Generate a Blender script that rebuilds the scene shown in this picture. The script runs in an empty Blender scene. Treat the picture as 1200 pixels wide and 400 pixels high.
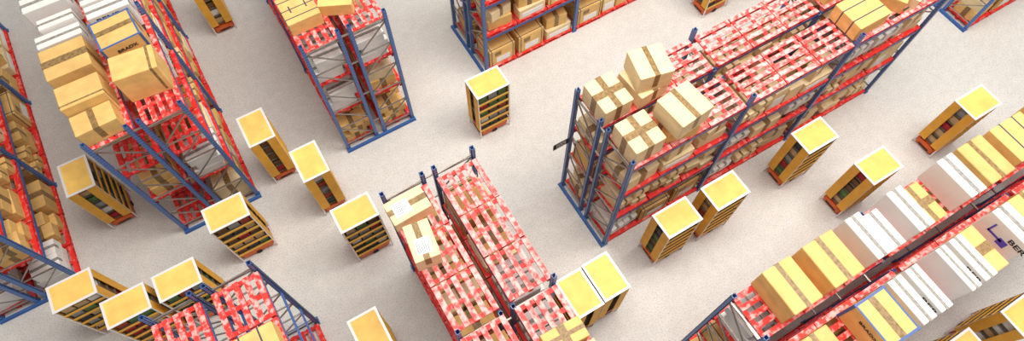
import bpy, bmesh, math, random
from mathutils import Vector, Matrix

C = bpy.context.scene.collection
scene = bpy.context.scene
PI = math.pi

# ------------------------------------------------------------------ helpers
def link(o, parent=None):
    C.objects.link(o)
    if parent is not None:
        o.parent = parent
    return o

def mobj(name, bm, mats, parent=None, smooth=False):
    me = bpy.data.meshes.new(name)
    bm.to_mesh(me); bm.free()
    if not isinstance(mats, (list, tuple)):
        mats = [mats]
    for m in mats:
        me.materials.append(m)
    if smooth:
        for p in me.polygons:
            p.use_smooth = True
    return link(bpy.data.objects.new(name, me), parent)

def empty(name, loc):
    o = bpy.data.objects.new(name, None)
    o.empty_display_size = .2
    o.location = loc
    return link(o)

def tag(o, label=None, cat=None, group=None, kind=None):
    if label: o['label'] = label
    if cat: o['category'] = cat
    if group: o['group'] = group
    if kind: o['kind'] = kind
    return o

def box(bm, a, b, mi=0):
    x0, x1 = sorted((a[0], b[0])); y0, y1 = sorted((a[1], b[1])); z0, z1 = sorted((a[2], b[2]))
    v = [bm.verts.new(p) for p in ((x0,y0,z0),(x1,y0,z0),(x1,y1,z0),(x0,y1,z0),(x0,y0,z1),(x1,y0,z1),(x1,y1,z1),(x0,y1,z1))]
    for f in ((0,3,2,1),(4,5,6,7),(0,1,5,4),(1,2,6,5),(2,3,7,6),(3,0,4,7)):
        bm.faces.new([v[i] for i in f]).material_index = mi

def bar(bm, a, b, w, t=None, mi=0):
    """a rectangular bar between two points"""
    a, b = Vector(a), Vector(b); t = t or w
    d = (b-a).normalized()
    up = Vector((0,0,1)) if abs(d.z) < .9 else Vector((1,0,0))
    s = d.cross(up).normalized()*w/2; u = s.cross(d).normalized()*t/2
    v = [bm.verts.new(p+i*s+j*u) for p in (a,b) for i,j in ((-1,-1),(1,-1),(1,1),(-1,1))]
    for f in ((0,1,2,3),(7,6,5,4),(0,4,5,1),(1,5,6,2),(2,6,7,3),(3,7,4,0)):
        bm.faces.new([v[i] for i in f]).material_index = mi

def cyl(bm, c, r, h, axis='Z', n=16, mi=0):
    ring = []
    for k in (0, 1):
        row = []
        for i in range(n):
            a = 2*PI*i/n; p, q, s = math.cos(a)*r, math.sin(a)*r, (k-.5)*h
            row.append(bm.verts.new(Vector(c) + Vector({'Z':(p,q,s),'X':(s,p,q),'Y':(q,s,p)}[axis])))
        ring.append(row)
    for i in range(n):
        bm.faces.new((ring[0][i], ring[0][(i+1)%n], ring[1][(i+1)%n], ring[1][i])).material_index = mi
    bm.faces.new(list(reversed(ring[0]))).material_index = mi
    bm.faces.new(ring[1]).material_index = mi

def bevel(bm, w, seg=1):
    bmesh.ops.bevel(bm, geom=list(bm.edges), offset=w, segments=seg, affect='EDGES', clamp_overlap=True)

def flat_text(name, s, size, mat, parent=None):
    cu = bpy.data.curves.new(name, 'FONT')
    cu.body = s; cu.size = size; cu.extrude = .003; cu.align_x = 'CENTER'; cu.align_y = 'CENTER'
    cu.offset = size*.018
    tmp = bpy.data.objects.new(name, cu)
    C.objects.link(tmp)
    bpy.context.view_layer.update()
    dg = bpy.context.evaluated_depsgraph_get()
    me = bpy.data.meshes.new_from_object(tmp.evaluated_get(dg))
    bpy.data.objects.remove(tmp)
    me.materials.clear(); me.materials.append(mat)
    return link(bpy.data.objects.new(name, me), parent)

# ------------------------------------------------------------------ materials
def mat(name, col, rough=.6, metal=0., var=0., scale=4., col2=None, thr=None, bump=0., pervar=0.):
    m = bpy.data.materials.new(name); m.use_nodes = True
    nt = m.node_tree; n = nt.nodes; L = nt.links
    b = n['Principled BSDF']
    b.inputs['Roughness'].default_value = rough; b.inputs['Metallic'].default_value = metal
    b.inputs['Base Color'].default_value = (*col, 1)
    b.inputs['Specular IOR Level'].default_value = .3
    if var or col2 or pervar:
        tc = n.new('ShaderNodeTexCoord'); oi = n.new('ShaderNodeObjectInfo')
        mul = n.new('ShaderNodeVectorMath'); mul.operation = 'SCALE'
        cmb = n.new('ShaderNodeCombineXYZ')
        for i in range(3): L.new(oi.outputs['Random'], cmb.inputs[i])
        L.new(cmb.outputs[0], mul.inputs[0]); mul.inputs['Scale'].default_value = 57.
        add = n.new('ShaderNodeVectorMath'); L.new(tc.outputs['Object'], add.inputs[0]); L.new(mul.outputs[0], add.inputs[1])
        no = n.new('ShaderNodeTexNoise'); no.inputs['Scale'].default_value = scale; no.inputs['Detail'].default_value = 4
        L.new(add.outputs[0], no.inputs['Vector'])
        cr = n.new('ShaderNodeValToRGB')
        lo, hi = thr if thr else (.3, .7)
        cr.color_ramp.elements[0].position = lo; cr.color_ramp.elements[1].position = hi
        c2 = col2 if col2 else tuple(min(1, c*(1+var)) for c in col)
        c1 = col if col2 else tuple(c*(1-var) for c in col)
        cr.color_ramp.elements[0].color = (*c1, 1); cr.color_ramp.elements[1].color = (*c2, 1)
        L.new(no.outputs['Fac'], cr.inputs['Fac'])
        out = cr.outputs['Color']
        if pervar:
            hs = n.new('ShaderNodeHueSaturation')
            mr = n.new('ShaderNodeMapRange'); mr.inputs['To Min'].default_value = 1-pervar; mr.inputs['To Max'].default_value = 1+pervar*.5
            L.new(oi.outputs['Random'], mr.inputs['Value']); L.new(mr.outputs[0], hs.inputs['Value'])
            L.new(out, hs.inputs['Color']); out = hs.outputs['Color']
        L.new(out, b.inputs['Base Color'])
        if bump:
            bp = n.new('ShaderNodeBump'); bp.inputs['Strength'].default_value = bump; bp.inputs['Distance'].default_value = .01
            L.new(no.outputs['Fac'], bp.inputs['Height']); L.new(bp.outputs[0], b.inputs['Normal'])
    return m

M = {}
M['kraft'] = mat('kraft board', (.80,.50,.175), .75, var=.12, scale=3, pervar=.12)
M['kraft_light'] = mat('pale kraft board', (.84,.66,.385), .75, var=.08, scale=3, pervar=.06)
M['tape'] = mat('brown parcel tape', (.27,.165,.065), .4, var=.4, scale=14)
M['grey_tape'] = mat('grey parcel tape', (.30,.28,.25), .5, var=.4, scale=16)
M['white_board'] = mat('white board', (.80,.77,.73), .7, var=.03, scale=3)
M['blue_strap'] = mat('blue strap', (.07,.14,.36), .45)
M['dark_strap'] = mat('dark strap', (.06,.07,.10), .45)
M['paper'] = mat('label paper', (.85,.85,.85), .6)
M['ink'] = mat('black ink', (.03,.03,.03), .6)
M['violet_ink'] = mat('violet ink', (.10,.08,.55), .6)
M['pallet'] = mat('worn red paint', (.82,.09,.08), .6, col2=(.86,.47,.44), scale=8, thr=(.41,.60), bump=.2)
M['pallet_bearer'] = mat('red paint with light wear', (.80,.04,.035), .6, col2=(.85,.30,.28), scale=8, thr=(.5,.68), bump=.2)
M['pallet_mid'] = mat('redder worn red paint', (.80,.045,.035), .6, col2=(.80,.42,.39), scale=8, thr=(.46,.62), bump=.2)  # worn red paint with more red between the pale blotches, for some racks
M['pallet_red'] = mat('red paint slightly worn', (.80,.028,.022), .6, col2=(.85,.28,.25), scale=7, thr=(.52,.70), bump=.2)
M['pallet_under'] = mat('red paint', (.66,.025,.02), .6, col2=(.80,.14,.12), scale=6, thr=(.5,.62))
M['steel'] = mat('galvanised steel', (.36,.33,.30), .35, .75, var=.2, scale=5)
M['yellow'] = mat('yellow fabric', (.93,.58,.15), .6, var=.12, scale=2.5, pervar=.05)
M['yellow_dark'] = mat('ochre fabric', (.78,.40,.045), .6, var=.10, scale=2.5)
M['frame'] = mat('white metal rim', (.82,.80,.78), .35, .1)
M['pod_inside'] = mat('dark grey shelf board', (.10,.085,.06), .7)
M['robot'] = mat('orange red plastic', (.72,.13,.025), .4)
M['rubber'] = mat('black rubber', (.02,.02,.02), .7)

def blue_steel():
    m = bpy.data.materials.new('perforated blue steel'); m.use_nodes = True
    nt = m.node_tree; n = nt.nodes; L = nt.links; b = n['Principled BSDF']
    b.inputs['Roughness'].default_value = .4
    tc = n.new('ShaderNodeTexCoord'); sp = n.new('ShaderNodeSeparateXYZ'); L.new(tc.outputs['Object'], sp.inputs[0])
    md = n.new('ShaderNodeMath'); md.operation = 'PINGPONG'; md.inputs[1].default_value = .05; L.new(sp.outputs['Z'], md.inputs[0])
    gt = n.new('ShaderNodeMath'); gt.operation = 'GREATER_THAN'; gt.inputs[1].default_value = .038; L.new(md.outputs[0], gt.inputs[0])
    mx = n.new('ShaderNodeMix'); mx.data_type = 'RGBA'
    mx.inputs['A'].default_value = (.045,.125,.36,1); mx.inputs['B'].default_value = (.14,.22,.42,1)
    L.new(gt.outputs[0], mx.inputs['Factor']); L.new(mx.outputs['Result'], b.inputs['Base Color'])
    return m
M['blue_perf'] = blue_steel()
M['blue'] = mat('blue steel', (.045,.12,.34), .4, var=.12, scale=2)

def concrete():
    m = bpy.data.materials.new('speckled concrete'); m.use_nodes = True
    nt = m.node_tree; n = nt.nodes; L = nt.links; b = n['Principled BSDF']
    b.inputs['Roughness'].default_value = .55; b.inputs['Specular IOR Level'].default_value = .25
    tc = n.new('ShaderNodeTexCoord')
    def noise(s, d, lo, hi, c0, c1):
        a = n.new('ShaderNodeTexNoise'); a.inputs['Scale'].default_value = s; a.inputs['Detail'].default_value = d
        L.new(tc.outputs['Object'], a.inputs['Vector'])
        r = n.new('ShaderNodeValToRGB'); r.color_ramp.elements[0].position = lo; r.color_ramp.elements[1].position = hi
        r.color_ramp.elements[0].color = (*c0,1); r.color_ramp.elements[1].color = (*c1,1)
        L.new(a.outputs['Fac'], r.inputs['Fac']); return r.outputs['Color']
    def mulc(a, c):
        x = n.new('ShaderNodeMix'); x.data_type = 'RGBA'; x.blend_type = 'MULTIPLY'; x.inputs['Factor'].default_value = 1
        L.new(a, x.inputs['A']); L.new(c, x.inputs['B']); return x.outputs['Result']
    big = noise(.35, 3, .3, .7, (.66,.635,.60), (.72,.695,.66))
    mid = noise(3.5, 4, .25, .75, (.90,.90,.90), (1,1,1))
    fine = noise(26, 4, .34, .50, (.74,.72,.69), (1,1,1))
    L.new(mulc(mulc(big, mid), fine), b.inputs['Base Color'])
    return m
M['floor'] = concrete()

# ------------------------------------------------------------------ floor
bm = bmesh.new()
box(bm, (-22,-16,-.2), (46,44,0))
floor = mobj('floor', bm, M['floor']); tag(floor, kind='structure')

# ------------------------------------------------------------------ rack geometry
BAY, D, GAP, H = 3.613, 1.016, .314, 5.5
W = 2*D+GAP
LEVELS = (1.85, 3.40, 4.95)            # top of the beams
PAL_H = .15
S_ROWS = ((0, D), (D+GAP, W))

RACKS = {   # name: (origin of first upright of the first row), long axis, phrase, bays
 'A': ((.093*5.5, 11.55), 'y', 1, 'top left-centre', 2),
 'B': ((.093*5.5, 6.76), 'y', -1, 'bottom centre', 3),
 'C': ((5.89, 6.853), 'x', 1, 'right centre', 3),
 'D': ((-.912*5.5, 11.52), 'y', 1, 'upper left', 3),
 'E': ((5.89, .836), 'x', 1, 'bottom right', 4),
 'F': ((-1.917*5.5, 11.55), 'y', 1, 'far left', 3),
 'G': ((-.912*5.5, 6.76), 'y', -1, 'bottom left', 1),
 'H': ((5.93, 14.19), 'x', 1, 'top centre', 3),
 'I': ((21.73, 6.985), 'x', 1, 'top right', 1),
}
DESC = {
 'A': 'blue two-row pallet rack left of centre, open end frame towards the camera',
 'B': 'blue two-row rack at bottom centre covered with bare worn red pallets',
 'C': 'long blue two-row rack right of centre with a small sign on its end',
 'D': 'blue two-row rack at upper left under white boxes and brown cartons',
 'E': 'blue two-row rack at bottom right almost covered with white boxes and cartons',
 'F': 'tall blue rack at the left edge with boxes on all its levels',
 'G': 'blue two-row rack at bottom left with bare red pallets and empty levels',
 'H': 'blue two-row rack at top centre with a filled side facing the aisle',
 'I': 'blue rack cut by the top right corner, only its foot in view',
}
def place(r, t, s, z=0):
    (x, y), ax, sg = RACKS[r][:3]
    return Vector((x+s, y+sg*t, z)) if ax == 'y' else Vector((x+t, y-s, z))
def loc_t(r, t, s, z=0):       # relative to the rack's own origin
    return place(r, t, s, z) - place(r, 0, 0, 0)

shared = {}
def part(key, name, make, mats, parent, loc):
    if key in shared:
        o = bpy.data.objects.new(name, shared[key]); link(o, parent)
    else:
        bm = bmesh.new(); make(bm); o = mobj(name, bm, mats, parent); shared[key] = o.data
    o.location = loc
    return o

def upright_geo(ax, H=5.5):
    def f(bm):
        w, d, t = .055, .05, .014      # a C channel
        def bx(x0, y0, x1, y1):
            if ax == 'x': box(bm, (x0,y0,0), (x1,y1,H))
            else: box(bm, (y0,x0,0), (y1,x1,H))
        bx(-w,-d, w,-d+t); bx(-w,-d, -w+t, d); bx(w-t,-d, w, d); bx(-w, d-t, -w+.04, d); bx(w-.04, d-t, w, d)
        if ax == 'x': box(bm, (-.09,-.075,0), (.09,.075,.015))
        else: box(bm, (-.075,-.09,0), (.075,.09,.015))
    return f

def lattice_geo(ax, flip, end):
    def f(bm):
        def P(s, z): return (0, -s, z) if ax == 'x' else (s, 0, z)
        zs = [.32, 1.28, 2.24, 3.20, 4.16, 5.10 if end else 4.68]
        for i, z in enumerate(zs):
            bar(bm, P(.04, z), P(D-.04, z), .04, .03)
            if i < len(zs)-1:
                a, b = (z+.05, zs[i+1]-.05)
                if flip: bar(bm, P(D-.05, a), P(.05, b), .036, .028)
                else: bar(bm, P(.05, a), P(D-.05, b), .036, .028)
        if end: bar(bm, P(.05, 5.12), P(D-.05, 5.20), .03, .025)
    return f

def beam_geo(ax, sg):
    def f(bm):
        L0, L1 = .055, BAY-.055
        a = (L0, -.022, -.11) if ax == 'x' else (-.022, sg*L0, -.11)
        b = (L1, .022, 0) if ax == 'x' else (.022, sg*L1, 0)
        box(bm, a, b)
        for e in (L0, L1-.02):
            if ax == 'x': box(bm, (e, -.035, -.16), (e+.02, .035, .03))
            else: box(bm, (-.035, sg*e, -.16), (.035, sg*(e+.02), .03))
    return f

def rail_geo(ax):
    def f(bm):
        if ax == 'x':
            box(bm, (-.14,-W-.07,0), (-.060,.07,.09)); box(bm, (-.155,-W-.08,0), (-.14,.08,.025))
        else:
            box(bm, (-.07,-.060,0), (W+.07,-.14,.09)); box(bm, (-.08,-.14,0), (W+.08,-.155,.025))
    return f

def build_rack(r):
    (x, y), ax, sg, phrase, bays = RACKS[r]
    root = empty('pallet_rack', (x, y, 0))
    tag(root, DESC[r], 'pallet rack')
    for n in range(bays+1):
        for row, (s0, s1) in enumerate(S_ROWS):
            end = n in (0, bays)
            fr = part(('lat', ax, row, end), 'upright_frame', lattice_geo(ax, row == 0, end), M['steel'], root, loc_t(r, n*BAY, s0))
            for q, s in enumerate((0, D)):
                low = not end and q != row       # inner uprights stop below the top pallets
                part(('up', ax, low), 'upright', upright_geo(ax, 4.94 if low else 5.5), M['blue_perf'], fr,
                     Vector((0,-s,0)) if ax == 'x' else Vector((s,0,0)))
        for z in ((.9, 2.45, 4.0, 5.2) if n in (0, bays) else (.9, 2.45, 4.0)):
            def sp(bm):
                if ax == 'x': box(bm, (-.02,-GAP+.05,-.02), (.02,-.05,.02))
                else: box(bm, (.05,-.02,-.02), (GAP-.05,.02,.02))
            part(('sp', ax), 'row_spacer', sp, M['steel'], root, loc_t(r, n*BAY, D, z))
    for n in range(bays):
        for z in LEVELS:
            for s in (0, D, D+GAP, W):
                part(('beam', ax, sg), 'beam', beam_geo(ax, sg), M['blue'], root, loc_t(r, n*BAY, s, z))
    def foot(bm): 
        rail_geo(ax)(bm)
        if sg < 0:
            bmesh.ops.scale(bm, vec=(1,-1,1), verts=bm.verts); bmesh.ops.reverse_faces(bm, faces=bm.faces)
    part(('rail', ax, sg), 'end_guard', foot, M['blue'], root, Vector((0,0,0)))
    return root

for r in RACKS:
    build_rack(r)

# rack end sign, projecting from the upright
sg_ = empty('aisle_sign', (5.84, 6.853, 2.95))
tag(sg_, 'small black and white sign sticking out from the end of the right centre rack', 'sign')
bm = bmesh.new(); box(bm, (-.50,-.012,-.13), (0,.012,.13)); mobj('plate', bm, M['ink'], sg_)
bm = bmesh.new(); box(bm, (-.40,-.016,-.10), (-.10,-.0125,.10)); mobj('face', bm, M['paper'], sg_)
t = flat_text('lettering', 'DX', .19, M['ink'], sg_); t.rotation_euler = (PI/2,0,0); t.location = (-.25,-.017,0)

# ------------------------------------------------------------------ protos and instances
# how much of each repeat the photograph shows, in the order they are made:
# pairs of (fate, how many in a row): 1 = an object of its own, 2 = goes into the one remainder mesh, 0 = nothing of it shows, left out
KEEP = {
    'pallet': (
        (1,15),(2,1),(1,3),(2,1),(1,1),(2,4),(1,1),(2,1),(0,1),(1,2),(2,1),(0,1),(1,2),(2,1),(0,1),(2,2),(0,2),(1,1),(2,1),(0,6),
        (1,20),(0,1),(1,3),(2,2),(1,2),(2,1),(1,3),(0,3),(2,1),(0,2),(2,1),(1,1),(0,7),(2,1),(0,24),(1,8),(2,1),(0,2),(1,5),(0,3),
        (1,5),(0,2),(1,6),(0,2),(1,6),(0,2),(1,6),(0,2),(2,1),(1,5),(0,2),(1,1),(2,1),(1,4),(0,2),(2,2),(1,20),(2,2),(1,6),(2,1),
        (0,2),(1,5),(0,3),(1,4),(2,1),(0,3),(2,1),(1,2),(2,2),(0,4),(1,1),(2,1),(0,6),(1,1),(2,1),(0,6),(2,1),(0,3),(1,4),(2,2),
        (1,2),(2,3),(1,1),(2,1),(1,3),(2,3),(1,5),(2,3),(1,5),(2,3),(1,5),(2,2),(1,6),(2,3),(1,5),(2,4),(1,3),(2,5),(1,2),(2,1),
        (0,1),(2,4),(0,1),(2,1),(0,2),(2,2),(0,2),(1,1),(2,1),(0,6),(2,1),(0,3),(1,1),(2,2),(0,1),(1,3),(2,1),(1,1),(0,3),(1,2),
        (2,3),(0,3),(1,2),(2,2),(0,4),(1,2),(2,1),(0,5),(1,2),(2,1),(0,5),(1,1),(2,2),(0,5),(1,1),(2,2),(0,5),(1,1),(2,1),(0,6),
        (1,1),(2,1),(0,2),(2,1),(1,3),(0,1),(2,4),(1,1),(0,3),(2,1),(0,1),(2,3),(1,2),(2,1),(0,1),(1,3),(2,1),(0,4),(1,2),(2,1),
        (0,5),(1,2),(2,1),(0,5),(1,1),(2,1),(0,6),(1,1),(2,1),(0,6),(1,1),(0,7),(2,1),(0,7),(2,1),(0,11),(2,1),(0,3),(1,1),(2,1),
        (0,2),(2,1),(0,3),(1,1),(0,7),(1,1),(0,3),
    ),
    'carton': (
        (1,14),(2,4),(1,5),(2,2),(0,2),(2,1),(0,2),(2,2),(1,1),(0,3),(1,1),(2,5),(0,1),(2,2),(1,1),(0,2),(2,1),(0,4),(2,1),(0,4),
        (1,1),(0,22),(2,4),(1,2),(0,2),(1,1),(2,1),(0,1),(1,1),(2,2),(0,1),(1,2),(0,4),(1,4),(2,2),(1,1),(0,1),(1,6),(0,2),(2,1),
        (0,2),(2,3),(1,1),(2,1),(1,1),(2,1),(0,6),(1,1),(2,1),(0,6),(2,1),(0,1),(2,2),(0,6),(2,3),(0,18),(2,1),(0,48),(1,12),(0,11),
        (2,1),(1,10),(0,3),(2,2),(1,11),(0,5),(1,14),(0,5),(1,1),(2,1),(1,14),(0,6),(1,2),(2,1),(1,9),(0,6),(1,9),(0,2),(2,1),(1,1),
        (0,2),(1,1),(2,1),(1,8),(0,4),(2,1),(0,3),(2,2),(1,13),(0,1),(1,1),(0,1),(1,11),(2,1),(0,1),(1,2),(2,1),(1,3),(0,1),(1,3),
        (0,1),(2,1),(0,9),(2,1),(1,3),(2,1),(1,5),(0,8),(1,2),(2,1),(1,2),(0,1),(1,4),(0,1),(1,2),(0,1),(2,2),(0,1),(2,2),(1,3),
        (2,3),(0,1),(2,1),(0,6),(2,1),(0,2),(1,2),(0,2),(1,1),(2,2),(0,5),(1,2),(2,1),(0,10),(2,2),(0,2),(1,1),(2,1),(1,1),(0,1),
        (1,1),(2,3),(0,1),(2,1),(0,1),(2,2),(0,6),(2,3),(0,1),(2,1),(0,4),(1,1),(0,2),(1,1),(0,2),(2,1),(0,1),(2,3),(0,4),(1,2),
        (2,1),(0,1),(2,3),(0,1),(1,1),(2,2),(0,2),(2,1),(0,3),(1,2),(0,2),(2,1),(0,2),(2,1),(0,2),(1,2),(0,2),(2,2),(0,4),(1,1),
        (0,2),(2,1),(0,2),(2,2),(0,4),(2,1),(0,4),(2,1),(0,2),(2,1),(0,3),(2,1),(0,7),(2,1),(0,13),(2,1),(0,8),(2,1),(0,1),(2,1),
        (0,13),(2,1),(0,20),(2,2),(0,2),(1,4),(2,9),(0,3),(1,6),(2,3),(0,14),(1,4),(2,2),(0,11),(1,8),(2,2),(0,12),(1,2),(2,3),(0,5),
        (1,1),(2,2),(0,1),(2,1),(0,11),(1,2),(2,2),(0,11),(1,2),(2,2),(0,12),(1,1),(2,1),(0,14),(2,2),(0,3),(1,2),(0,7),(1,4),(2,1),
        (0,2),(2,1),(0,7),(1,3),(2,5),(0,11),(1,3),(2,1),(0,11),(1,1),(2,2),(0,20),(1,2),(2,1),(0,11),(2,6),(0,24),(2,1),(0,46),(2,2),
        (0,3),(1,2),(2,1),(0,8),(2,2),(0,9),(1,1),(0,16),(2,2),(0,15),(1,10),(2,1),(1,22),
    ),
    'white_box': (
        (1,15),(2,1),(1,1),(2,3),(0,2),(2,2),(0,2),(1,2),(2,1),(1,3),(2,1),(1,4),(2,1),(1,1),(2,1),(1,2),(0,10),(1,1),(0,1),(1,5),
        (0,1),(1,14),(0,2),(1,1),(2,1),(1,1),(2,1),(1,7),(0,1),(1,5),(0,1),(1,2),(0,22),(1,1),(0,1),(1,4),(2,4),(0,2),(2,1),(0,5),
        (2,1),(0,12),(2,1),(0,4),(2,2),(0,2),(1,4),(0,2),(1,4),(0,8),(2,6),(0,42),(1,3),(2,1),(1,2),(2,1),(1,10),
    ),
    'parcel': (
        (1,8),(2,1),(1,1),(2,2),(1,1),(2,2),(1,1),(0,2),(1,1),(0,2),(1,1),(0,2),(1,1),(0,2),(1,1),(0,2),(1,1),(0,2),(1,1),(0,2),
        (1,1),(0,2),(1,1),(0,2),(1,1),(0,2),(1,13),(2,3),(1,1),(2,2),(1,3),(0,2),(1,4),(2,2),(1,16),(0,2),(1,1),(0,2),(1,1),(0,2),
        (1,1),(0,2),(1,1),(0,2),(1,1),(0,2),(1,1),(0,2),(1,1),(0,2),(1,1),(0,2),(1,1),(0,2),(1,46),(2,2),(1,16),(2,1),(1,25),(0,1),
        (2,3),(0,1),(2,2),(0,2),(2,1),(0,5),(2,1),(0,2),(2,1),(0,2),(2,1),(0,2),(2,1),(0,2),(1,3),(2,1),(0,2),(2,1),(0,2),(2,1),
        (0,2),(2,1),(0,2),(2,1),(0,2),(1,1),(0,2),(1,1),(0,2),(1,1),(0,2),(1,1),(0,2),(2,1),(0,2),(1,2),(2,12),(0,1),(2,5),(0,10),
        (2,1),(0,2),(2,1),(0,2),(2,1),(0,2),(2,1),(0,1),(2,2),(0,3),(2,1),(1,11),(0,2),
    ),
}
serial = {}
def fate(kind):
    i = serial[kind] = serial.get(kind, -1)+1
    for f, n in KEEP.get(kind, ()):
        if i < n: return 'gkr'[f]
        i -= n
    return 'k'
rest = {}
rest_data = {}
def to_rest(kind, key, make, loc, scale, rot):
    """the shape of a repeat, kept for the remainder mesh"""
    if key not in rest_data:
        o = make(); parts = [(o.data.name)] + [c.data.name for c in o.children]
        rest_data[key] = parts
        for c in list(o.children): bpy.data.objects.remove(c)
        bpy.data.objects.remove(o)
    mw = Matrix.Translation(loc) @ Matrix.Rotation(rot, 4, 'Z') @ Matrix.Diagonal((*scale, 1))
    rest.setdefault(kind, []).append((key, mw))
def merge_rest(kind, name, label, cat):
    if kind not in rest: return
    verts, faces, mi, mats = [], [], [], []
    for key, mw in rest[kind]:
        for mn in rest_data[key]:
            me = bpy.data.meshes[mn]; b = len(verts)
            verts += [tuple(mw @ v.co) for v in me.vertices]
            loc = []
            for m in me.materials:
                if m not in mats: mats.append(m)
                loc.append(mats.index(m))
            for p in me.polygons:
                faces.append([b+i for i in p.vertices]); mi.append(loc[p.material_index] if loc else 0)
    me = bpy.data.meshes.new(name); me.from_pydata(verts, [], faces)
    for m in mats: me.materials.append(m)
    me.polygons.foreach_set('material_index', mi); me.update()
    o = link(bpy.data.objects.new(name, me)); tag(o, label, cat, kind='stuff')

protos = {}
def inst(key, make):
    """first use builds the thing itself, later uses copy it and each of its parts"""
    if key not in protos:
        o = make(); protos[key] = [o, list(o.children)]
        return o
    src, kids = protos[key]
    c = src.copy(); C.objects.link(c)
    for k in list(c.keys()):
        if k in ('label', 'group', 'category', 'kind'): del c[k]
    for k in kids:
        d = k.copy(); C.objects.link(d); d.parent = c
    return c

def make_low_pallet():
    return make_pallet(1)
def make_mid_pallet():
    return make_pallet(2)
def make_pallet(low=0):
    """top boards run along X, three bearers across"""
    bm = bmesh.new()
    L, Dp = 1.122, 1.07
    rr = random.Random(5)
    for i in range(5):
        y = -Dp/2 + .065 + i*(Dp-.13)/4
        j = rr.uniform(-.008, .008)
        box(bm, (-L/2+j, y-.063, .122), (L/2+j, y+.063, .15))
    for x in (-L/2+.06, 0, L/2-.06):
        box(bm, (x-.055, -Dp/2, .098), (x+.055, Dp/2, .1215), 2)
        for y in (-Dp/2+.06, 0, Dp/2-.06):
            box(bm, (x-.06, y-.06, .022), (x+.06, y+.06, .1), 1)
    for y in (-Dp/2+.06, 0, Dp/2-.06):
        box(bm, (-L/2, y-.05, 0), (L/2, y+.05, .022), 1)
    return mobj('pallet', bm, [(M['pallet'], M['pallet_red'], M['pallet_mid'])[low], M['pallet_under'], M['pallet_under'] if low else M['pallet_bearer']])

ORD = ['first','second','third','fourth','fifth','sixth','seventh','eighth','ninth','tenth','eleventh','twelfth']
LV = ['floor','lower','upper','top']
def side_word(r, row):
    return (('left','right') if RACKS[r][1] == 'y' else ('back','front'))[row]

def pallet_at(r, row, col, lvl, jit):
    n, c = divmod(col, 3)
    t = n*BAY + .07 + (BAY-.14)*(c+.5)/3
    s = (S_ROWS[row][0]+S_ROWS[row][1])/2
    z = 0.0 if lvl == 0 else LEVELS[lvl-1]
    loc = place(r, t, s, z) + Vector((jit.uniform(-.008,.008), jit.uniform(-.008,.008), .001))
    base = 0 if RACKS[r][1] == 'x' else PI/2
    rot = base + jit.choice((0, PI))
    ft = fate('pallet'); (pk, mp) = ('low_pallet', make_low_pallet) if lvl < 3 else ('mid_pallet', make_mid_pallet) if r in 'ADGEF' else ('pallet', make_pallet)
    if ft == 'g': return
    if ft == 'r': return to_rest('pallet', pk, mp, loc, (1,1,1), rot)
    o = inst(pk, mp)
    o.location = loc; o.rotation_euler = (0,0,rot)
    tag(o, f'{"worn" if lvl == 3 else "bright"} red pallet, {ORD[col]} from open end, {side_word(r,row)} row, {LV[lvl]} level, {RACKS[r][3]} rack',
        'pallet', 'red pallets on the racks')
    return o

# carton kinds: a unit block scaled to size, with tape, straps, label as parts
def unit_block(name, m, b=.02):
    bm = bmesh.new(); box(bm, (-.5,-.5,0), (.5,.5,1)); bevel(bm, b)
    return mobj(name, bm, m)
def band(bm, ax, c, w, e=.006, down=1.0):
    """a band over the top and down two sides, running along ax"""
    if ax == 'y':
        box(bm, (c-w/2,-.5-e,1.0), (c+w/2,.5+e,1+e))
        for s in (-1,1): box(bm, (c-w/2,s*.5,1-down), (c+w/2,s*(.5+e),1.0))
    else:
        box(bm, (-.5-e,c-w/2,1.0), (.5+e,c+w/2,1+e))
        for s in (-1,1): box(bm, (s*.5,c-w/2,1-down), (s*(.5+e),c+w/2,1.0))
def sheet(bm, x0, y0, x1, y1, mi, z=1.004):
    box(bm, (x0,y0,z-.003), (x1,y1,z+.002), mi)

def mk_single(m='kraft'):
    def f():
        o = unit_block('carton', M[m]); bm = bmesh.new(); band(bm, 'y', 0, .15, down=.8); mobj('tape', bm, M['tape'], o); return o
    return f
def mk_thin():
    o = unit_block('carton', M['kraft']); bm = bmesh.new(); band(bm, 'y', .36, .06, down=.9); mobj('tape', bm, M['tape'], o); return o
def mk_cross(m='kraft'):
    def f():
        o = unit_block('carton', M[m]); bm = bmesh.new(); band(bm, 'y', 0, .20); band(bm, 'x', 0, .20, .0065)
        mobj('tape', bm, M['tape'], o); return o
    return f
def mk_layers(m='kraft'):
    def f():
        o = unit_block('carton', M[m]); bm = bmesh.new(); band(bm, 'x', 0, .22, down=1)
        mobj('tape', bm, M['tape'], o); return o
    return f
def mk_white():
    o = unit_block('white_box', M['white_board']); bm = bmesh.new(); band(bm, 'y', 0, .20, down=.5)
    mobj('tape', bm, M['grey_tape'], o); return o
def mk_straps():
    o = unit_block('carton', M['kraft']); bm = bmesh.new(); band(bm, 'x', -.2, .035); band(bm, 'x', .2, .035)
    mobj('strap', bm, M['dark_strap'], o); return o
def mk_hstraps():
    o = unit_block('carton', M['kraft']); bm = bmesh.new(); band(bm, 'x', -.3, .03); band(bm, 'x', 0.0, .03); band(bm, 'x', .33, .03)
    mobj('strap', bm, M['dark_strap'], o)
    bm = bmesh.new(); box(bm, (-.26,-.12,1.0), (-.22,.12,1.012)); box(bm, (.22,-.12,1.0), (.26,.12,1.012)); mobj('buckle', bm, M['dark_strap'], o)
    return o
def mk_edges():
    o = unit_block('carton', M['kraft']); bm = bmesh.new()
    for c in (-.475,.475): band(bm, 'x', c, .05, .010); band(bm, 'y', c, .045, .011)
    mobj('strap', bm, M['blue_strap'], o)
    bm = bmesh.new(); band(bm, 'x', .05, .16, .008, .5); mobj('tape', bm, M['tape'], o)
    return o
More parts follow.
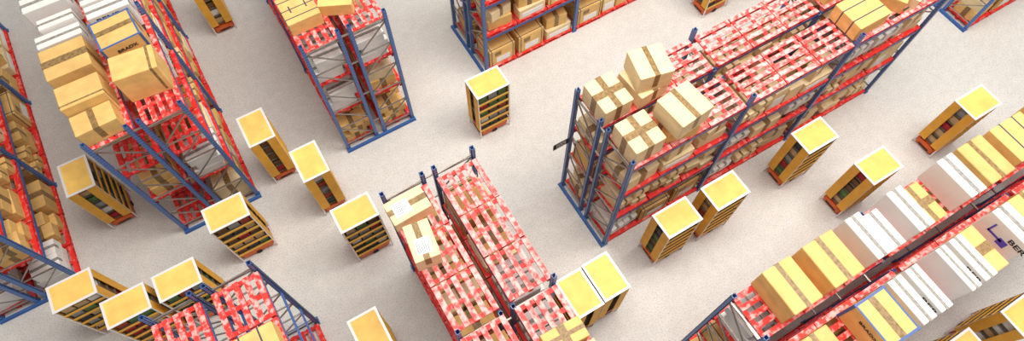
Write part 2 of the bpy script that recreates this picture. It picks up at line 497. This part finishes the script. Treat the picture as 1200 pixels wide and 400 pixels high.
def mk_edges_y():
    o = unit_block('carton', M['kraft']); bm = bmesh.new()
    for c in (-.475,.475): band(bm, 'x', c, .05, .010); band(bm, 'y', c, .045, .011)
    mobj('strap', bm, M['blue_strap'], o)
    bm = bmesh.new(); band(bm, 'y', .0, .20, .008, .5); mobj('tape', bm, M['tape'], o)
    return o
def mk_label():
    o = unit_block('carton', M['kraft_light']); bm = bmesh.new(); band(bm, 'x', .02, .24, .005, .6); mobj('tape', bm, M['tape'], o)
    bm = bmesh.new(); sheet(bm, -.36,-.30,.06,.30, 0, 1.012)
    for i in range(6): sheet(bm, -.32,.22-i*.08,-.02-.05*(i%3),.24-i*.08, 1, 1.016)
    mobj('shipping_label', bm, [M['paper'], M['ink']], o); return o
def mk_wrap():
    """big carton with a white delivery note on its aisle side, bound by dark straps"""
    o = unit_block('carton', M['kraft']); bm = bmesh.new()
    for c in (-.42,.42): band(bm, 'x', c, .025); band(bm, 'y', c, .025, .0065)
    mobj('strap', bm, M['dark_strap'], o)
    for s in (-1,1):
        bm = bmesh.new(); box(bm, (-.25,s*.5,.12), (.30,s*.508,.45)); mobj('shipping_label', bm, M['paper'], o)
        bm = bmesh.new(); box(bm, (-.30,s*.5,.6), (-.05,s*.507,.85)); mobj('tape_patch', bm, M['tape'], o)
    return o
def mk_note():
    o = unit_block('carton', M['kraft_light']); bm = bmesh.new(); band(bm, 'x', 0, .2, down=1); mobj('tape', bm, M['tape'], o)
    for s in (-1,1):
        bm = bmesh.new(); box(bm, (-.4,s*.5,.15), (.4,s*.512,.6)); mobj('shipping_label', bm, M['paper'], o)
    return o

KIND = {
 'single': (mk_single(), 'brown carton with taped seam'),
 'thin': (mk_thin, 'brown carton with narrow tape'),
 'single_l': (mk_single('kraft_light'), 'pale carton with taped seam'),
 'cross': (mk_cross(), 'brown carton with crossed tape'),
 'cross_l': (mk_cross('kraft_light'), 'pale carton with crossed tape'),
 'layer': (mk_layers(), 'brown carton with wide tape'),
 'layer_l': (mk_layers('kraft_light'), 'pale carton with wide tape'),
 'white': (mk_white, 'white box with grey tape'),
 'straps': (mk_straps, 'brown carton with two straps'),
 'hstraps': (mk_hstraps, 'brown carton with buckled straps'),
 'edges': (mk_edges, 'brown carton with blue edge straps'),
 'edges_y': (mk_edges_y, 'brown carton with blue edge straps'),
 'label': (mk_label, 'pale carton with white label'),
 'wrap': (mk_wrap, 'brown carton bound with straps'),
 'note': (mk_note, 'pale carton with side label'),
}
CARTONS = []
def carton(kind, x, y, z, sx, sy, h, rot=0, label=None, group='cartons on the racks', where=None):
    make, phrase = KIND[kind]
    k = 'white_box' if kind == 'white' else 'carton'
    ft = fate(k)
    if ft == 'g': return
    if ft == 'r': return to_rest(k, 'carton_'+kind, make, (x,y,z), (sx,sy,h), rot)
    o = inst('carton_'+kind, make)
    o.location = (x, y, z); o.scale = (sx, sy, h); o.rotation_euler = (0, 0, rot)
    if kind == 'white':
        tag(o, label or f'{phrase} {where}', 'box', 'white boxes on the racks')
    else:
        tag(o, label or f'{phrase} {where}', 'carton', group)
    CARTONS.append(o)
    return o

# ------------------------------------------------------------------ stacks on the lower levels
def fill(r, row, col, lvl, rd, top=False):
    """cartons on one pallet; u runs along the rack, v across it, v>0 away from the aisle the row faces"""
    n, c = divmod(col, 3)
    t0 = n*BAY + .07 + (BAY-.14)*(c+.5)/3
    s0 = (S_ROWS[row][0]+S_ROWS[row][1])/2
    z0 = (0.0 if lvl == 0 else LEVELS[lvl-1]) + PAL_H + .003
    ax = RACKS[r][1]
    base = 0 if ax == 'x' else PI/2
    tail = f'on {ORD[col]} pallet, {side_word(r,row)} row, {LV[lvl]} level, {RACKS[r][3]} rack'
    def put(kind, u, v, z, su, sv, h, rot, where):
        p = place(r, t0+u, s0+v, z0+z)
        if r == 'C' and kind in ('layer','single','cross'): kind += '_l'
        k = {'single':'taped brown carton','single_l':'taped pale carton','cross':'cross-taped brown carton','cross_l':'cross-taped pale carton',
             'layer':'wide-taped brown carton','layer_l':'wide-taped pale carton','white':'white box','straps':'strapped brown carton','hstraps':'buckled brown carton',
             'edges':'blue-strapped carton','edges_y':'blue-strapped carton','label':'labelled pale carton','wrap':'bound brown carton','note':'side-labelled carton'}[kind]
        if where: lab = f'{k} {where} {tail}'
        else: lab = f'{k} alone {tail}'
        return carton(kind, p.x, p.y, p.z, su, sv, h, base+rot, lab)
    tp = rd.choice(['six','six','six','two','two','big','white','pair','cross2','flat'])
    tp = FORCED.get((r,row,col,lvl), tp)
    if top: tp = rd.choice(['white_t','two','white_t','single_t','six_t'])
    j = lambda a=.02: rd.uniform(-a, a)
    if tp == 'six':
        nl = rd.choice((2,3,3)); h = .29 if nl == 3 else .34
        k = rd.choice(('layer','single','layer','single_l'))
        for i in range(nl):
            for q in (-1, 1):
                put(k, q*.245, (.09 if (i+(q > 0)) % 2 else -.05)+j(.03), i*(h+.004), .455+j(.01), .74, h, j(.07), ('bottom','middle','uppermost')[i if nl == 3 else (0,2)[i]] + (' far','','  near')[q+1].strip().join([' ','']) )
    elif tp == 'two':
        h = .48
        put('layer', j(), j(), 0, .86, .82, h-.06, j(.08), 'below')
        put(rd.choice(('cross','single','single_l')), j(), j(), h-.055, .80, .80, h-.06, j(.2), 'above')
    elif tp == 'big':
        put('wrap', j(), j(), 0, 1.0, .95, rd.uniform(.75,1.0), j(.02), '')
    elif tp == 'white':
        h = rd.choice((.30,.42)); nl = 3 if h < .4 else 2
        for i in range(nl):
            for q in (-1, 1):
                put('white', q*.25, (.06 if i % 2 else -.05)+j(.02), i*(h+.004), .47, .80, h, j(.05), ('bottom','middle','uppermost')[i if nl == 3 else (0,2)[i]] + (' far','','  near')[q+1].strip().join([' ','']))
    elif tp == 'pair':
        put('note', -.28, j(), 0, .5, .9, rd.uniform(.6,.95), j(.05), 'far')
        put('layer', .28, j(), 0, .5, .9, rd.uniform(.6,.95), j(.05), 'near')
    elif tp == 'cross2':
        put('note', j(), j(), 0, 1.0, .95, .42, j(.02), 'below')
        put('cross', -.02, j(), .425, .8, .8, .5, j(.25), 'above')
    elif tp == 'flat':
        put('cross', j(), j(), 0, 1.0, .94, rd.uniform(.5,.75), j(.1), '')
    elif tp == 'white_t':
        put('white', -.28, 0, 0, .46, 1.02, rd.uniform(.6,.85), j(.02), 'far')
        put('white', .26, 0, 0, .46, 1.02, rd.uniform(.6,.85), j(.02), 'near')
    elif tp == 'single_t':
        put('single', j(), j(), 0, .95, 1.0, rd.uniform(.6,.8), j(.05), '')
    elif tp == 'six_t':
        put('straps', j(), j(), 0, 1.0, 1.0, rd.uniform(.5,.7), j(.05), '')

NOPALLET = {('G',0,0,2),('G',1,0,2),('G',0,0,1),('G',0,1,2),('G',1,1,2),('G',1,0,1)}
EMPTY = {('D',row,c,2) for row in (0,1) for c in (0,1)} | {('D',0,0,0)}
FORCED = {('A',0,0,2):'white', ('A',1,0,2):'white', ('A',0,0,1):'white', ('A',1,0,1):'two', ('A',0,0,0):'six', ('A',1,0,0):'six',
 ('C',1,0,0):'white', ('C',1,0,1):'six', ('C',1,0,2):'flat', ('C',1,1,1):'six', ('C',1,2,1):'six', ('C',1,6,2):'white', ('C',1,7,2):'white', ('C',1,4,2):'pair',
 ('H',1,0,0):'big', ('H',1,1,0):'big', ('H',1,2,0):'cross2', ('H',1,0,1):'two', ('H',1,1,1):'cross2', ('H',1,3,0):'big',
 ('F',1,0,0):'white', ('F',1,1,0):'six', ('F',1,0,1):'six', ('F',1,0,2):'six', ('F',1,1,1):'two', ('F',1,2,1):'six', ('F',1,1,2):'cross2', ('E',0,0,2):'white', ('E',1,0,2):'white'}
def random_fill_ok(r, row, col, lvl):
    if r == 'G' and col < 3: return lvl == 0 and col > 0
    if (r,row,col,lvl) in EMPTY: return False
    return True

for r in RACKS:
    bays = RACKS[r][4]
    for col in range(bays*3):
        for row in (0, 1):
            rd = random.Random(f'{r}{col}{row}')
            for lvl in range(4):
                rdl = random.Random(f'{r}-{col}-{row}-{lvl}')
                if (r,row,col,lvl) in NOPALLET: continue
                pallet_at(r, row, col, lvl, rdl)
                if lvl < 3 and random_fill_ok(r, row, col, lvl):
                    fill(r, row, col, lvl, rdl)
                if lvl == 3 and r in ('F','H','I'):
                    fill(r, row, col, lvl, rdl, True)

# ------------------------------------------------------------------ what stands on the top level, piece by piece
TZ = LEVELS[2] + PAL_H + .004
def top(kind, x0, x1, y0, y1, h, label, rot=0, z=0, zz=None):
    return carton(kind, (x0+x1)/2, (y0+y1)/2, TZ+z, abs(x1-x0), abs(y1-y0), h, rot, label, 'cartons on the top levels')

# right centre rack
top('cross_l', 5.98,6.80, 5.82,6.78, .62, 'pale cross-taped carton at the back corner of the right centre rack end')
top('cross_l', 5.96,6.82, 4.55,5.46, .66, 'pale cross-taped carton at the front corner of the right centre rack end')
top('single_l', 7.00,7.88, 5.80,6.72, .50, 'pale carton under another, in the back stack on the right centre rack', .06)
top('single_l', 7.07,7.95, 5.84,6.70, .62, 'pale carton with taped seam, upper of the back stack, right centre rack', -.22, z=.505)
top('layer', 7.12,7.94, 4.55,5.38, .48, 'brown carton under another, in the front stack on the right centre rack', -.22)
top('single_l', 7.02,7.98, 4.46,5.36, .62, 'pale carton with taped seam, upper of the front stack, right centre rack', .10, z=.485)
top('straps', 13.08,14.16, 4.62,5.56, .50, 'large flat brown carton with two dark straps, front row, right centre rack')
top('straps', 13.25,14.30, 5.90,6.85, .50, 'large flat brown carton with two dark straps, back row, right centre rack')
top('single', 14.60,15.20, 4.75,5.40, .42, 'small brown carton beside the strapped carton, front row, right centre rack', .5)
top('single_l', 15.15,15.65, 4.62,5.15, .32, 'small pale turned carton near the far end of the right centre rack', .3)
top('cross', 14.65,15.35, 6.0,6.7, .45, 'brown cross-taped carton, back row, near the top edge, right centre rack', -.3)
# bottom centre rack
top('label', .42,1.36, 5.92,6.52, .40, 'flat carton with white shipping label on the corner of the bottom centre rack', .03)
top('label', .32,1.22, 4.95,5.53, .58, 'upright turned carton with white shipping label on the bottom centre rack', PI/2-.14)
top('cross', 1.88,2.78, 1.70,2.16, .62, 'brown taped carton at the bottom edge, right row, bottom centre rack', -.05)
top('single_l', 1.95,2.85, 1.08,1.60, .45, 'pale carton below the taped one, right row, bottom centre rack', .04)
# top left-centre rack
top('hstraps', .50,1.40, 12.28,13.25, .45, 'wooden-coloured carton with dark buckled straps on the top left-centre rack')
top('straps', 1.55,2.45, 12.30,13.20, .40, 'turned brown carton at the top edge, right row, top left-centre rack', -.45)
# bottom left rack
top('straps', -3.68,-2.72, 4.30,5.32, .50, 'brown carton with two dark straps on the bottom left rack', PI/2)
# upper left rack, left row
L = 'left row, upper left rack'
carton('thin', -4.56, 12.71, TZ, .70, 1.04, .80, -PI/2, f'brown carton behind the low one at the open end, {L}')
top('single', -5.06,-4.08, 11.72,12.33, .52, f'low brown carton nearest the open end, {L}', .03)
top('layer', -5.14,-4.06, 13.32,14.30, .85, f'brown carton with wide tape behind the first, {L}')
def yw(x0, x1, y0, y1, h, label):      # a white box whose tape runs along x
    o = carton('white', (x0+x1)/2, (y0+y1)/2, TZ, abs(y1-y0), abs(x1-x0), h, PI/2, label); return o
yw(-5.16,-4.06, 14.52,14.92, .72, f'lowest of three ribbed white boxes behind the brown cartons, {L}')
yw(-4.95,-4.08, 14.98,15.32, .84, f'middle of three ribbed white boxes behind the brown cartons, {L}')
yw(-5.18,-4.10, 15.72,16.22, .85, f'white box cut by the top edge of the photo, {L}')
yw(-5.16,-4.06, 16.50,17.00, .80, f'white box beyond the top edge, {L}')
# upper left rack, right row
L = 'right row, upper left rack'
top('thin', -3.72,-2.66, 12.36,13.10, .95, f'big plain brown carton nearest the open end, {L}', -.10)
o = top('edges', -3.80,-2.78, 13.52,14.48, .90, f'brown carton with blue straps along its edges, {L}', .06)
bs_text = flat_text('lettering', 'BRADX', .15, M['ink'], o)
bs_text.rotation_euler = (PI/2,0,0); bs_text.location = (.05,-.512,.72)
yw(-3.82,-2.76, 14.72,15.16, .82, f'white box just behind the blue-strapped carton, {L}')
yw(-3.84,-2.78, 15.22,15.62, .86, f'white box with black lettering near the top edge, {L}')
yw(-3.84,-2.80, 15.95,16.45, .80, f'white box at the top edge of the photo, {L}')
for i, (y0, ls) in enumerate(((15.22,'BEMB'),)):
    o = CARTONS[-2]; tx = flat_text('lettering', ls, .24, M['ink'], o)
    tx.rotation_euler = (PI/2,0,-PI/2); tx.location = (-.515,.05,.80)
# bottom right rack, back row
L = 'back row, bottom right rack'
Y0, Y1 = -.13, .90
top('single', 6.52,7.28, Y0,Y1, .78, f'long brown carton nearest the open end, {L}')
top('single', 7.60,8.42, Y0,Y1, .80, f'long brown carton with taped seam beside a white box, {L}')
top('white', 8.80,9.22, Y0,Y1, .80, f'first white box after the brown cartons, {L}')
top('white', 9.26,9.66, Y0,Y1-.13, .72, f'second white box after the brown cartons, {L}')
top('white', 10.02,10.46, Y0,Y1, .80, f'white box just before the low brown carton, {L}')
top('cross', 10.52,11.12, Y0,Y1-.1, .45, f'low brown carton with wide crossed tape between white boxes, {L}')
top('white', 11.56,12.04, Y0,Y1, .82, f'white box with a wide grey side before a brown carton, {L}')
top('single', 12.22,12.98, Y0,Y1, .80, f'brown carton with taped seam between white box and strapped carton, {L}')
top('straps', 13.30,14.25, Y0,Y1, .78, f'brown carton with thin straps at the right edge, {L}', PI/2)
top('single', 14.5,15.5, Y0,Y1, .78, f'brown carton past the strapped one, {L}')
# bottom right rack, front row
L = 'front row, bottom right rack'
Y0, Y1 = -1.60, -.58
top('single', 6.15,6.95, Y0,Y1, .74, f'brown carton at the bottom edge of the photo, {L}')
o = top('edges_y', 7.66,8.46, Y0,Y1, .82, f'brown carton with blue straps along its edges, {L}')
tx = flat_text('lettering', 'BRADX', .15, M['ink'], o); tx.rotation_euler = (PI/2,0,-PI/2); tx.location = (-.515,-.05,.70)
WR = [(8.60,8.98,.78,'white box beside the blue-strapped carton','BER'), (9.08,9.42,.80,'lettered white box second after the blue-strapped carton','BER'),
      (9.92,10.20,.86,'narrow white box before a grey gap','' ), (10.38,10.74,.78,'white box next to the low taped carton','BER')]
for i, (a, b, h, ph, ls) in enumerate(WR):
    o = top('white', a, b, Y0, Y1, h, f'{ph}, {L}')
    if ls and i:
        tx = flat_text('lettering', ls, .24, M['ink'], o); tx.rotation_euler = (PI/2,0,-PI/2); tx.location = (-.515,-.28,.78)
top('layer', 10.80,11.25, Y0,Y1, .60, f'low brown carton with broad tape between white boxes, {L}')
o = top('white', 11.66,12.14, Y0,Y1, .84, f'white box with a violet bent mark on its side, {L}')
tx = flat_text('lettering', 'BER', .24, M['ink'], o); tx.rotation_euler = (PI/2,0,-PI/2); tx.location = (-.515,-.34,.70)
bm = bmesh.new()
box(bm, (-.508,.22,.42), (-.512,.26,.80)); box(bm, (-.508,-.10,.42), (-.512,.26,.50)); box(bm, (-.508,-.22,.30), (-.512,-.02,.56))
mobj('printed_mark', bm, M['violet_ink'], o)
top('single', 12.24,13.03, Y0,Y1, .74, f'brown carton at the right edge of the photo, {L}')
top('white', 13.3,13.7, Y0,Y1, .78, f'white box past the right edge carton, {L}')

# ------------------------------------------------------------------ shelving pods and the robots that carry them
POD_L, POD_W, Z0, Z1 = 1.12, .78, .46, 2.42
SH = [Z0+.02 + i*(Z1-Z0-.04)/5 for i in range(5)]
def make_pod():
    root = bpy.data.objects.new('storage_pod', None); link(root)
    l, w = POD_L/2, POD_W/2
    bm = bmesh.new()
    for sx in (-1,1):
        for sy in (-1,1):
            box(bm, (sx*l,sy*w,0), (sx*(l-.035),sy*(w-.035),Z1))
    e = .05
    box(bm, (-l-.012,-w-.012,Z1), (l+.012,-w+e,Z1+.025)); box(bm, (-l-.012,w-e,Z1), (l+.012,w+.012,Z1+.025))
    box(bm, (-l-.012,-w+e,Z1), (-l+e,w-e,Z1+.025)); box(bm, (l-e,-w+e,Z1), (l+.012,w-e,Z1+.025))
    mobj('rim_frame', bm, M['frame'], root)
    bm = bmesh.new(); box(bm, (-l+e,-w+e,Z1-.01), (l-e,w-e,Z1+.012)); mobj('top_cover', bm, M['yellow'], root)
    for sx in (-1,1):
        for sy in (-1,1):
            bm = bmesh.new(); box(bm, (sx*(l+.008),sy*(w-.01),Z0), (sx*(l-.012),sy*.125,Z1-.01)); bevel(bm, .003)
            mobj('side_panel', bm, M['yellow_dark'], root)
    for z in SH:
        bm = bmesh.new(); box(bm, (-l+.04,-w+.03,z-.015), (l-.04,w-.03,z), 1)
        box(bm, (-l+.03,-w-.006,z-.05), (l-.03,-w+.02,z+.025), 0); box(bm, (-l+.03,w-.02,z-.05), (l-.03,w+.006,z+.025), 0)
        mobj('shelf', bm, [M['yellow_dark'], M['pod_inside']], root)
    return root
def make_robot():
    bm = bmesh.new(); box(bm, (-.50,-.34,.05), (.50,.34,.38)); bevel(bm, .05, 2)
    root = mobj('drive_robot', bm, M['robot'])
    bm = bmesh.new(); cyl(bm, (0,0,.40), .2, .04, n=24); mobj('lift_plate', bm, M['rubber'], root)
    for sy in (-1,1):
        bm = bmesh.new(); cyl(bm, (0,sy*.33,.09), .09, .05, 'Y'); mobj('wheel', bm, M['rubber'], root)
    for sx in (-1,1):
        bm = bmesh.new(); box(bm, (sx*.50,-.2,.12), (sx*.512,.2,.16)); mobj('sensor_strip', bm, M['rubber'], root)
    return root

COLS = [('dark grey',(.06,.06,.065)),('rust red',(.38,.06,.03)),('green',(.10,.20,.06)),('tan',(.55,.38,.20)),('white',(.75,.74,.72)),('brown',(.16,.08,.035)),('grey',(.30,.30,.31)),('crimson',(.42,.02,.03))]
for nme, c in COLS:
    M['p_'+nme] = mat(nme+' parcel', c, .6, var=.15, scale=5)
def make_parcel(nme):
    def f():
        bm = bmesh.new(); box(bm, (-.5,-.5,0), (.5,.5,1)); bevel(bm, .03)
        bmesh.ops.translate(bm, vec=(0,0,0), verts=bm.verts)
        return mobj('parcel', bm, M['p_'+nme])
    return f
PODS = [
 (12.27,3.56,'x','between the right centre rack and the aisle middle','first upright pod right of the right centre rack'),
 (17.22,1.93,'x','beside the bottom right rack','far right pod'),
 (13.15,1.90,'x','beside the bottom right rack','pod above the bottom right rack'),
 (7.28,3.53,'x','in front of the right centre rack','left pod of the aisle pair'),
 (8.92,3.50,'x','in front of the right centre rack','right pod of the aisle pair'),
 (-.25,8.17,'x','left of the bottom centre rack','pod left of the bottom centre rack'),
 (-.70,10.28,'y','at the end of the top left-centre rack','pod below the top left-centre rack'),
 (-1.62,12.12,'y','between the two upper left racks','pod beside the upper left rack'),
 (5.00,10.02,'x','below the top centre rack','pod below the top centre rack'),
 (-6.55,13.22,'y','between far left and upper left racks','pod left of the upper left rack'),
 (-3.30,9.98,'x','at the foot of the upper left rack','pod at the upper left rack end'),
 (-7.50,9.93,'x','at the foot of the far left rack','pod at the far left rack end'),
 (-6.40,8.81,'x','bottom left','left pod of the bottom left pair'),
 (-5.05,8.81,'x','bottom left','right pod of the bottom left pair'),
 (3.82,3.13,'y','right of the bottom centre rack','pod touching the bottom centre rack'),
 (4.66,3.15,'y','middle','pod standing between two others at bottom middle'),
 (-1.28,4.95,'y','bottom edge','pod at bottom edge left of centre'),
 (-1.29,18.78,'y','top edge','pod at top edge left'),
 (14.45,10.28,'x','top edge','pod at top edge right'),
 (16.62,9.98,'x','top edge','second pod at top edge right'),
 (11.22,-3.02,'x','bottom right corner','left pod in the bottom right corner'),
 (13.35,-3.15,'x','bottom right corner','right pod in the bottom right corner'),
]
PLAB = [
 'yellow-topped pod standing at the aisle edge of the right centre rack',
 'yellow-topped pod farthest right, above the bottom right rack',
 'yellow-topped pod above the middle of the bottom right rack',
 'left of two yellow-topped pods in front of the right centre rack',
 'right of two yellow-topped pods in front of the right centre rack',
 'yellow-topped pod left of the bottom centre rack with its shelves showing',
 'yellow-topped pod below the end of the top left-centre rack',
 'yellow-topped pod close to the right side of the upper left rack',
 'yellow-topped pod just below the corner of the top centre rack',
 'yellow pod between the far left and upper left racks',
 'yellow pod across the foot of the upper left rack',
 'yellow pod across the foot of the far left rack',
 'left of two adjoining yellow pods above the bottom left rack',
 'right of two adjoining yellow pods above the bottom left rack',
 'yellow-topped pod tight against the right side of the bottom centre rack',
 'yellow-topped pod between the bottom centre and right centre racks',
 'yellow pod cut by the bottom edge, between two lower racks',
 'yellow pod cut by the top edge, left of centre',
 'yellow pod cut by the top edge, above the right centre rack',
 'pod barely showing at the top edge, above the right centre rack',
 'left of two yellow pods in the bottom right corner',
 'right of two yellow pods in the bottom right corner',
]
SHORT = ['pod at right centre rack','far right pod','pod above bottom right rack','left pod of aisle pair','right pod of aisle pair','pod left of bottom centre rack',
 'pod below top left-centre rack','pod right of upper left rack','pod below top centre rack','pod left of upper left rack','pod at upper left rack foot','pod at far left rack foot',
 'left pod of bottom left pair','right pod of bottom left pair','pod against bottom centre rack','pod between centre racks','pod at bottom edge','pod at top edge, left',
 'pod at top edge, right','farther pod at top edge','left pod in bottom right corner','right pod in bottom right corner']
PARCELS = []
for i, (px, py, ax, _a, _b) in enumerate(PODS):
    rot = 0 if ax == 'x' else PI/2
    p = inst('pod', make_pod); p.location = (px, py, 0); p.rotation_euler = (0,0,rot)
    tag(p, PLAB[i], 'shelving pod', 'yellow shelving pods')
    q = inst('robot', make_robot); q.location = (px, py, 0); q.rotation_euler = (0,0,rot)
    tag(q, f'orange robot carrying the {SHORT[i].replace("pod", "yellow pod", 1)}', 'robot', 'robots under the pods')
    rd = random.Random(i*7+1)
    for k, z in enumerate(SH):
        for jn, u in zip(('left','middle','right'), (-.33, 0, .33)):
            nme, c = rd.choice(COLS)
            h = rd.uniform(.19,.29)
            uu, vv = (u, 0) if ax == 'x' else (0, u)
            loc, sc = (px+uu, py+vv, z+.001), (.27 if jn != 'middle' else .30, .64, h)
            ft = fate('parcel')
            if ft == 'g': continue
            if ft == 'r':
                to_rest('parcel', 'parcel_'+nme, make_parcel(nme), loc, sc, rot); continue
            o = inst('parcel_'+nme, make_parcel(nme))
            o.location = loc; o.rotation_euler = (0,0,rot); o.scale = sc
            tag(o, f'{nme} parcel, {jn} on {("lowest","second","middle","fourth","uppermost")[k]} shelf, {SHORT[i]}', 'parcel', 'parcels on pod shelves')
            PARCELS.append(o)

# ------------------------------------------------------------------ camera
S = 5.5
rv = Vector((-.448577248, .119493238, .526058078)); th = rv.length
Rw2c = Matrix.Rotation(th, 3, rv.normalized())
cam_d = bpy.data.cameras.new('camera'); cam = bpy.data.objects.new('camera', cam_d); C.objects.link(cam)
cam_d.sensor_width = 36; cam_d.sensor_fit = 'HORIZONTAL'; cam_d.lens = 36*765.1067/1200
cam_d.clip_end = 300
cam.matrix_world = Matrix.Translation((0,0,3.45566879*S)) @ Rw2c.transposed().to_4x4()
scene.camera = cam

# ------------------------------------------------------------------ one mesh for what is past about 300 of its kind
merge_rest('pallet', 'pallet_remainder', 'red pallets deep inside the racks, mostly hidden', 'pallets')
merge_rest('carton', 'carton_remainder', 'brown cartons deep inside the racks, mostly hidden', 'cartons')
merge_rest('white_box', 'white_box_remainder', 'white boxes deep inside the racks, mostly hidden', 'boxes')
merge_rest('parcel', 'parcel_remainder', 'parcels deep inside the pods, mostly hidden', 'parcels')

# ------------------------------------------------------------------ light: hall lamps high above, soft daylight
w = bpy.data.worlds.new('world'); scene.world = w; w.use_nodes = True
bg = w.node_tree.nodes['Background']; bg.inputs[0].default_value = (1,.985,.96,1); bg.inputs[1].default_value = .42
def area(name, loc, sx, sy, power):
    l = bpy.data.lights.new(name, 'AREA'); l.shape = 'RECTANGLE'; l.size = sx; l.size_y = sy; l.energy = power; l.color = (1,.96,.90)
    o = bpy.data.objects.new(name, l); C.objects.link(o); o.location = loc
    return o
area('hall_lamp', (4,8,27), 14, 14, 5600)
area('hall_lamp', (18,2,27), 12, 12, 5800)

vs = scene.view_settings
vs.view_transform = 'Standard'; vs.look = 'None'; vs.gamma = 1; vs.use_curve_mapping = False
vs.exposure = 0
